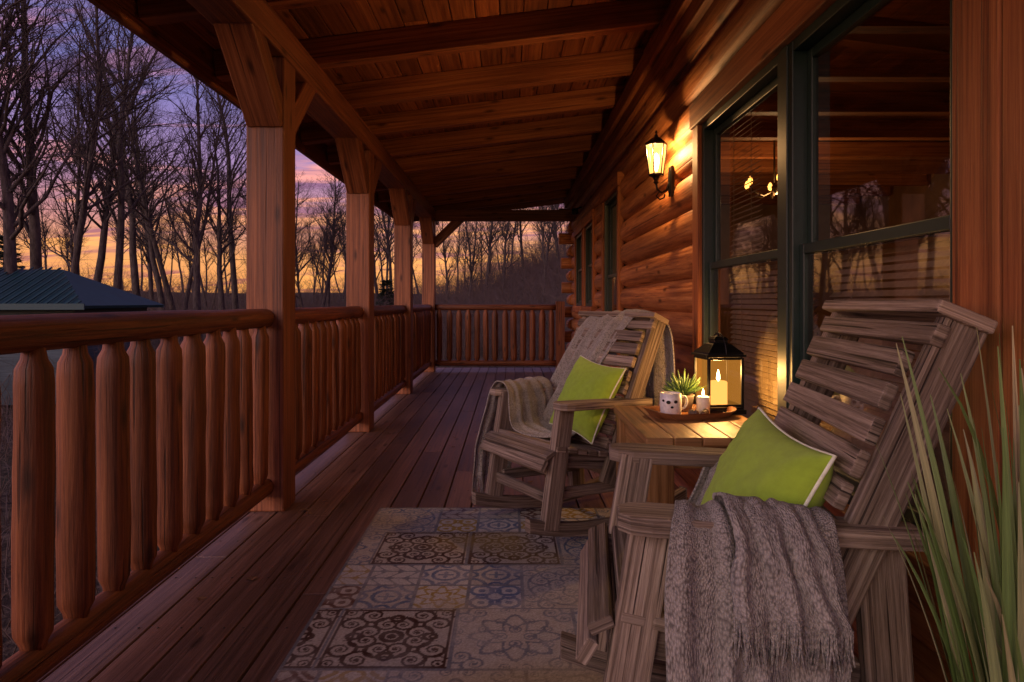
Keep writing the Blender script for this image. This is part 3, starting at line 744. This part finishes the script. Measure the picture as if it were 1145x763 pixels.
# ------------------------------------------------------------------ potted grass at right
pl=empty('potted_grass',(.735,.93,0)); m=MB(); m.lathe((0,0,0),[(.001,.0),(.08,0),(.100,.16),(.108,.18),(.108,.20),(.095,.20),(.09,.17),(.001,.17)],28); m.obj('pot',plain('clay_pot',(.10,.06,.04),.7,0,.4),pl)
def leafm():
    n=NT('grass_blade'); isl=n.node('ShaderNodeNewGeometry').outputs['Random Per Island']
    c=n.ramp(isl,[(0,(.12,.20,.05)),(.45,(.20,.27,.09)),(.7,(.32,.31,.15)),(1,(.47,.37,.21))])
    uv=n.node('ShaderNodeTexCoord').outputs['UV']; g=n.noise(n.mapped(uv,(6,150,1)),1,3,.6,0,'2D')
    n.link(n.mix(.7,c,n.ramp(g,[(.3,(.5,.5,.45)),(.7,(1.0,1.0,.9))]),'MULTIPLY'),n.p.inputs['Base Color']); n.p.inputs['Roughness'].default_value=.55
    n.link(n.bump(g,.4,.003),n.p.inputs['Normal']); return n.mat
m=MB()
def blade(m,base,az,el,L,w,droop,N=14):
    d=V((math.cos(az)*math.cos(el),math.sin(az)*math.cos(el),math.sin(el))); p=V(base); side=V((-math.sin(az),math.cos(az),0)); rows=[]; tw=R.uniform(-1.5,1.5)
    for i in range(N+1):
        t=i/N; wd=w*(min(1,.55+t*2.5))*(1-t**2.2)+.0006
        s_=(side*math.cos(tw*t)+d.cross(side)*math.sin(tw*t)).normalized(); nn=d.cross(s_).normalized()
        rows.append((p-s_*wd,p+nn*wd*.35,p+s_*wd,t))
        d=(d+V((0,0,-droop*(0.3+t*1.6)/N))).normalized(); p=p+d*(L/N)
    # the plant is squeezed between wall and chair: no blades through either
    if any(r_[1].x>.19 or (r_[1].x<-.17 and r_[1].z>.50) or r_[1].x<-.32 or (r_[1].y>.13 and r_[1].z>.40) or r_[1].y<-.28 or r_[1].z<.02 for r_ in rows): return 0
    b=len(m.v)
    for r_ in rows: m.v+= [tuple(r_[0]),tuple(r_[1]),tuple(r_[2])]
    for i in range(N):
        for k in range(2):
            m.f.append((b+i*3+k,b+i*3+k+1,b+i*3+4+k,b+i*3+3+k)); m.uv.append([(rows[i][3]*L,k*w),(rows[i][3]*L,(k+1)*w),(rows[i+1][3]*L,(k+1)*w),(rows[i+1][3]*L,k*w)]); m.m.append(0); m.sm.append(True)
    return 1
cnt=0; tries=0
while cnt<80 and tries<6000:
    tries+=1; az=R.uniform(0,6.28)
    cnt+=blade(m,(.06*math.cos(az)*R.random(),.06*math.sin(az)*R.random(),.17),az,R.uniform(1.2,1.54),R.uniform(.5,.9),R.uniform(.007,.014),R.uniform(.2,2.2))
cnt=0; tries=0
while cnt<60 and tries<9000:   # outward arching blades on the open side
    tries+=1; az=R.uniform(2.0,4.2)
    cnt+=blade(m,(-.02+.05*math.cos(az)*R.random(),.06*math.sin(az)*R.random(),.17),az,R.uniform(1.15,1.45),R.uniform(.55,.88),R.uniform(.007,.013),R.uniform(.2,1.2))
cnt=0; tries=0
while cnt<34 and tries<6000:
    tries+=1; az=R.uniform(2.2,4.6)
    cnt+=blade(m,(.06*math.cos(az)*R.random(),.06*math.sin(az)*R.random(),.17),az,R.uniform(.8,1.3),R.uniform(.35,.6),R.uniform(.006,.011),R.uniform(2,4))
m.obj('blades',leafm(),pl)

# ------------------------------------------------------------------ terrain
def sst(a,b,x):
    t=max(0,min(1,(x-a)/(b-a))); return t*t*(3-2*t)
def gz(x,y):
    r=math.hypot(x,y)
    z=-1.1+.25*mn.noise(V((x*.08,y*.08,0)))+.10*mn.noise(V((x*.4,y*.4,3)))
    z+=4.6*sst(-7,7,x+.0*y)*sst(13,36,y)
    z+=3.0*sst(30,80,r)+2.0*sst(80,300,r)
    z+=1.2*mn.noise(V((x*.025,y*.025,7)))*sst(20,50,r)
    return z
def axis():
    a=list(np.arange(-60,60.1,1.2)); b=list(60+np.geomspace(3,540,16)); return sorted([-q for q in b]+a+b)
ax=axis(); m=MB(); nA=len(ax); m.v=[(x_,y_,gz(x_,y_)) for y_ in ax for x_ in ax]
for i in range(nA-1):
    for j in range(nA-1):
        m.f.append((i*nA+j,i*nA+j+1,(i+1)*nA+j+1,(i+1)*nA+j)); m.uv.append([(ax[j],ax[i]),(ax[j+1],ax[i]),(ax[j+1],ax[i+1]),(ax[j],ax[i+1])]); m.m.append(0); m.sm.append(True)
n=NT('leaf_litter'); oc=n.node('ShaderNodeTexCoord').outputs['Object']
a1=n.noise(oc,9,5,.75); a2=n.noise(oc,.35,2,.6)
c=n.ramp(a1,[(.35,(.016,.011,.008)),(.5,(.055,.036,.024)),(.68,(.14,.095,.065))]); c=n.mix(n.ramp(a2,[(.45,0),(.65,.7)]),c,(.040,.046,.022))
n.link(c,n.p.inputs['Base Color']); n.p.inputs['Roughness'].default_value=.95; n.p.inputs['Specular IOR Level'].default_value=.1; n.link(n.bump(a1,.8,.08),n.p.inputs['Normal'])
m.obj('ground',n.mat)

# ------------------------------------------------------------------ bare trees
n=NT('bark'); oc=n.node('ShaderNodeTexCoord').outputs['Object']; g=n.noise(n.mapped(oc,(9,9,2)),1.5,3,.7)
n.link(n.ramp(g,[(.3,(.026,.020,.019)),(.7,(.10,.078,.070))]),n.p.inputs['Base Color']); n.p.inputs['Roughness'].default_value=.95; n.p.inputs['Specular IOR Level'].default_value=.1; M_bark=n.mat
def branch(m,p,d,L,r,lvl,rs):
    ns={0:11,1:6,2:4,3:3}[lvl]; pts=[p.copy()]; rad=[r]; dirs=[d.copy()]
    wob={0:.07,1:.20,2:.28,3:.3}[lvl]
    for i in range(ns):
        d=(d+V((rs.gauss(0,wob),rs.gauss(0,wob),rs.gauss(0,wob*.6)))+V((0,0,.10 if lvl else .05))).normalized()
        p=p+d*(L/ns); pts.append(p.copy()); rad.append(max(.0035,r*(1-.82*((i+1)/ns)))); dirs.append(d.copy())
    m.tube(pts,rad,{0:8,1:5,2:3,3:3}[lvl],False)
    if lvl==3: return
    cnt={0:rs.randint(28,36),1:rs.randint(7,10),2:rs.randint(3,6)}[lvl]
    for c_ in range(cnt):
        t=rs.uniform(.22,1)**.8 if lvl==0 else rs.uniform(.2,1)
        k=min(int(t*ns),ns-1); q=pts[k].lerp(pts[k+1],t*ns-k) if t*ns-k<=1 else pts[-1]; dd=dirs[k]
        a_=rs.uniform(0,6.283); perp=V((math.cos(a_),math.sin(a_),0)); perp=(perp-dd*perp.dot(dd)).normalized()
        an=rs.uniform(.45,.95); nd=(dd*math.cos(an)+perp*math.sin(an)).normalized()
        if lvl==0: l2=L*rs.uniform(.16,.34)*(1.25-t*.75)
        else: l2=L*rs.uniform(.3,.6)*(1.2-t*.5)
        rr_=rad[k]*(.48 if lvl==0 else .6)
        branch(m,q,nd,l2,min(rr_,{0:.06,1:.02,2:.009}[lvl]),lvl+1,rs)
variants=[]
for s_ in range(6):
    rs=random.Random(100+s_); m=MB(); H=rs.uniform(11,16)
    if s_ in (1,4):
        branch(m,V((0,0,-.3)),V((.10,.03,1)).normalized(),H,.15,0,rs); branch(m,V((0,0,-.3)),V((-.12,-.05,1)).normalized(),H*.85,.12,0,rs)
    else: branch(m,V((0,0,-.3)),V((rs.uniform(-.05,.05),rs.uniform(-.05,.05),1)).normalized(),H,rs.uniform(.13,.19),0,rs)
    o=m.obj('bare_tree',M_bark); variants.append(o.data); bpy.data.objects.remove(o)
rs=random.Random(42)
def put(px_,Yd,sc_,v=None,parent=None,name='bare_tree'):
    x_=(px_-570)/763*Yd; me_=variants[v if v is not None else rs.randrange(6)]
    o=bpy.data.objects.new(name,me_); scene.collection.objects.link(o); o.location=(x_,Yd,gz(x_,Yd)); o.rotation_euler=(0,0,rs.uniform(0,6.28)); o.scale=(sc_,sc_,sc_*rs.uniform(.95,1.15))
    if parent: o.parent=parent
for (px_,Yd,s_,v) in [(10,15,.95,0),(42,17,1.0,2),(75,22,.9,1),(100,27,1.0,5),(130,24,.95,3),(160,30,1.0,5),(185,33,1.0,2),(205,27,.85,4),(222,21,.80,0),(250,30,.9,2),(262,36,1,3),(335,30,.62,5),(352,32,.66,1),(368,36,.7,0),(425,38,.75,2),(447,30,.55,3),(500,30,.42,0),(520,26,.42,2),(541,30,.5,5),(563,28,.45,0),(585,32,.5,3),(606,27,.45,4),(626,30,.5,2),(-60,14,1,1),(-150,16,1.1,3)]:
    put(px_,Yd,s_,v)
dt=empty('distant_trees')
for i in range(95):
    Yd=rs.uniform(38,90); put(rs.uniform(-450,700),Yd,rs.uniform(.45,.85)*(1 if Yd<70 else 1.1),None,dt,'distant_tree')
for i in range(14):
    a_=rs.uniform(0,6.28); 
    x_=-rs.uniform(16,50); y_=rs.uniform(-40,25); o=bpy.data.objects.new('distant_tree',variants[rs.randrange(6)]); scene.collection.objects.link(o); o.location=(x_,y_,gz(x_,y_)); o.parent=dt; o.rotation_euler=(0,0,a_); o.scale=(.9,.9,.9)
m=MB()
for i in range(11000):
    if i%3==0: Yd=rs.uniform(17,42); pxx=rs.uniform(470,680)
    else: Yd=rs.uniform(13,70); pxx=rs.uniform(-250,640)
    x_=(pxx-570)/763*Yd
    z_=gz(x_,Yd); L=rs.uniform(.4,1.6)*(1+Yd*.022); d=V((rs.gauss(0,.35),rs.gauss(0,.35),1)).normalized(); p=V((x_,Yd,z_-.05)); q=p+d*L*.5; e_=q+(d+V((rs.gauss(0,.4),rs.gauss(0,.4),0)))*L*.5; r_=.005+Yd*.00016
    m.tube([p,q,e_],[r_,r_*.7,r_*.3],3,False)
    for k in range(3):
        a_=q.lerp(e_,rs.random()*.7); b_=a_+V((rs.gauss(0,.35),rs.gauss(0,.35),abs(rs.gauss(.3,.2))))*L*.6; m.tube([a_,b_],[r_*.5,r_*.25],3,False)
for i in range(5000):
    x_=-rs.uniform(1.9,10); y_=rs.uniform(1.0,15); z_=gz(x_,y_); L=rs.uniform(.15,.6); d=V((rs.gauss(0,.4),rs.gauss(0,.4),1)).normalized(); p=V((x_,y_,z_-.03))
    m.tube([p,p+d*L*.6,p+d*L+V((d.x,d.y,-.3))*L*.4],[.006,.004,.001],3,False)
m.obj('undergrowth',plain('twig',(.10,.064,.052),.95))
def pine(px_,Yd,H):
    m=MB(); rs2=random.Random(int(px_)); m.tube([V((0,0,-.2)),V((0,0,H))],[.11,.01],7,False,0)
    for i in range(220):
        t=rs2.uniform(.08,1); z_=H*t; L=(1-t)*H*.28+.12; a_=rs2.uniform(0,6.28); d=V((math.cos(a_),math.sin(a_),-.12+.3*t)); p=V((0,0,z_))
        for k in range(16):
            u=rs2.uniform(.15,1); q=p+d*L*u; s_=V((-d.y,d.x,0))*rs2.choice((-1,1))
            e1=q+(s_*.6+d*.7)*.22*rs2.uniform(.6,1.2)+V((0,0,rs2.uniform(-.08,.04))); wv=.05
            m.quad([q,q.lerp(e1,.5)+d*wv+V((0,0,.02)),e1,q.lerp(e1,.5)-d*wv],[(0,0)]*4,1)
    x_=(px_-570)/763*Yd
    m.obj('pine_tree',[M_bark,plain('needles',(.022,.040,.020),.8,0,0,3,.5)],loc=(x_,Yd,gz(x_,Yd)))
pine(8,24,4.3); pine(432,34,3.0)

# ------------------------------------------------------------------ neighbour outbuilding (low teal metal roof)
sh=empty('garden_shed',(-10.9,15.2,0),.10); m=MB(); m.box((0,0,.0),(4.0,3.4,2.0)); m.obj('walls',wood('shed_siding',(.02,.03,.035),(.04,.055,.065),(.06,.08,.09),rough=.7,knots=0),sh)
m=MB()
rd=[V((-2.3,-2.0,.98)),V((2.3,-2.0,.98)),V((2.3,2.0,.98)),V((-2.3,2.0,.98))]; r1=V((-.8,0,1.78)); r2=V((.9,0,1.78))
for ps in ([rd[0],rd[1],r2,r1],[rd[1],rd[2],r2],[rd[2],rd[3],r1,r2],[rd[3],rd[0],r1]): m.quad(ps,[(p.x,p.y) for p in ps])
o=m.obj('roof',plain('teal_roof',(.008,.045,.050),.6,0,.1,3),sh); md=o.modifiers.new('s','SOLIDIFY'); md.thickness=.07
m=MB()
for i in range(24):
    x_=-2.2+4.4*i/23; y1_=-2*(1-min(1,max(0,(2.3-abs(x_))/1.45))) ; zt=.98+.8*min(1,(2.3-abs(x_))/1.45)
    m.beam((x_,-2.0,1.02),(x_,min(y1_,-.02),zt+.04),.03,.03)
m.box((0,-2.03,.96),(4.7,.04,.12)); m.obj('roof_ribs',plain('teal_trim',(.007,.038,.042),.6,0),sh)
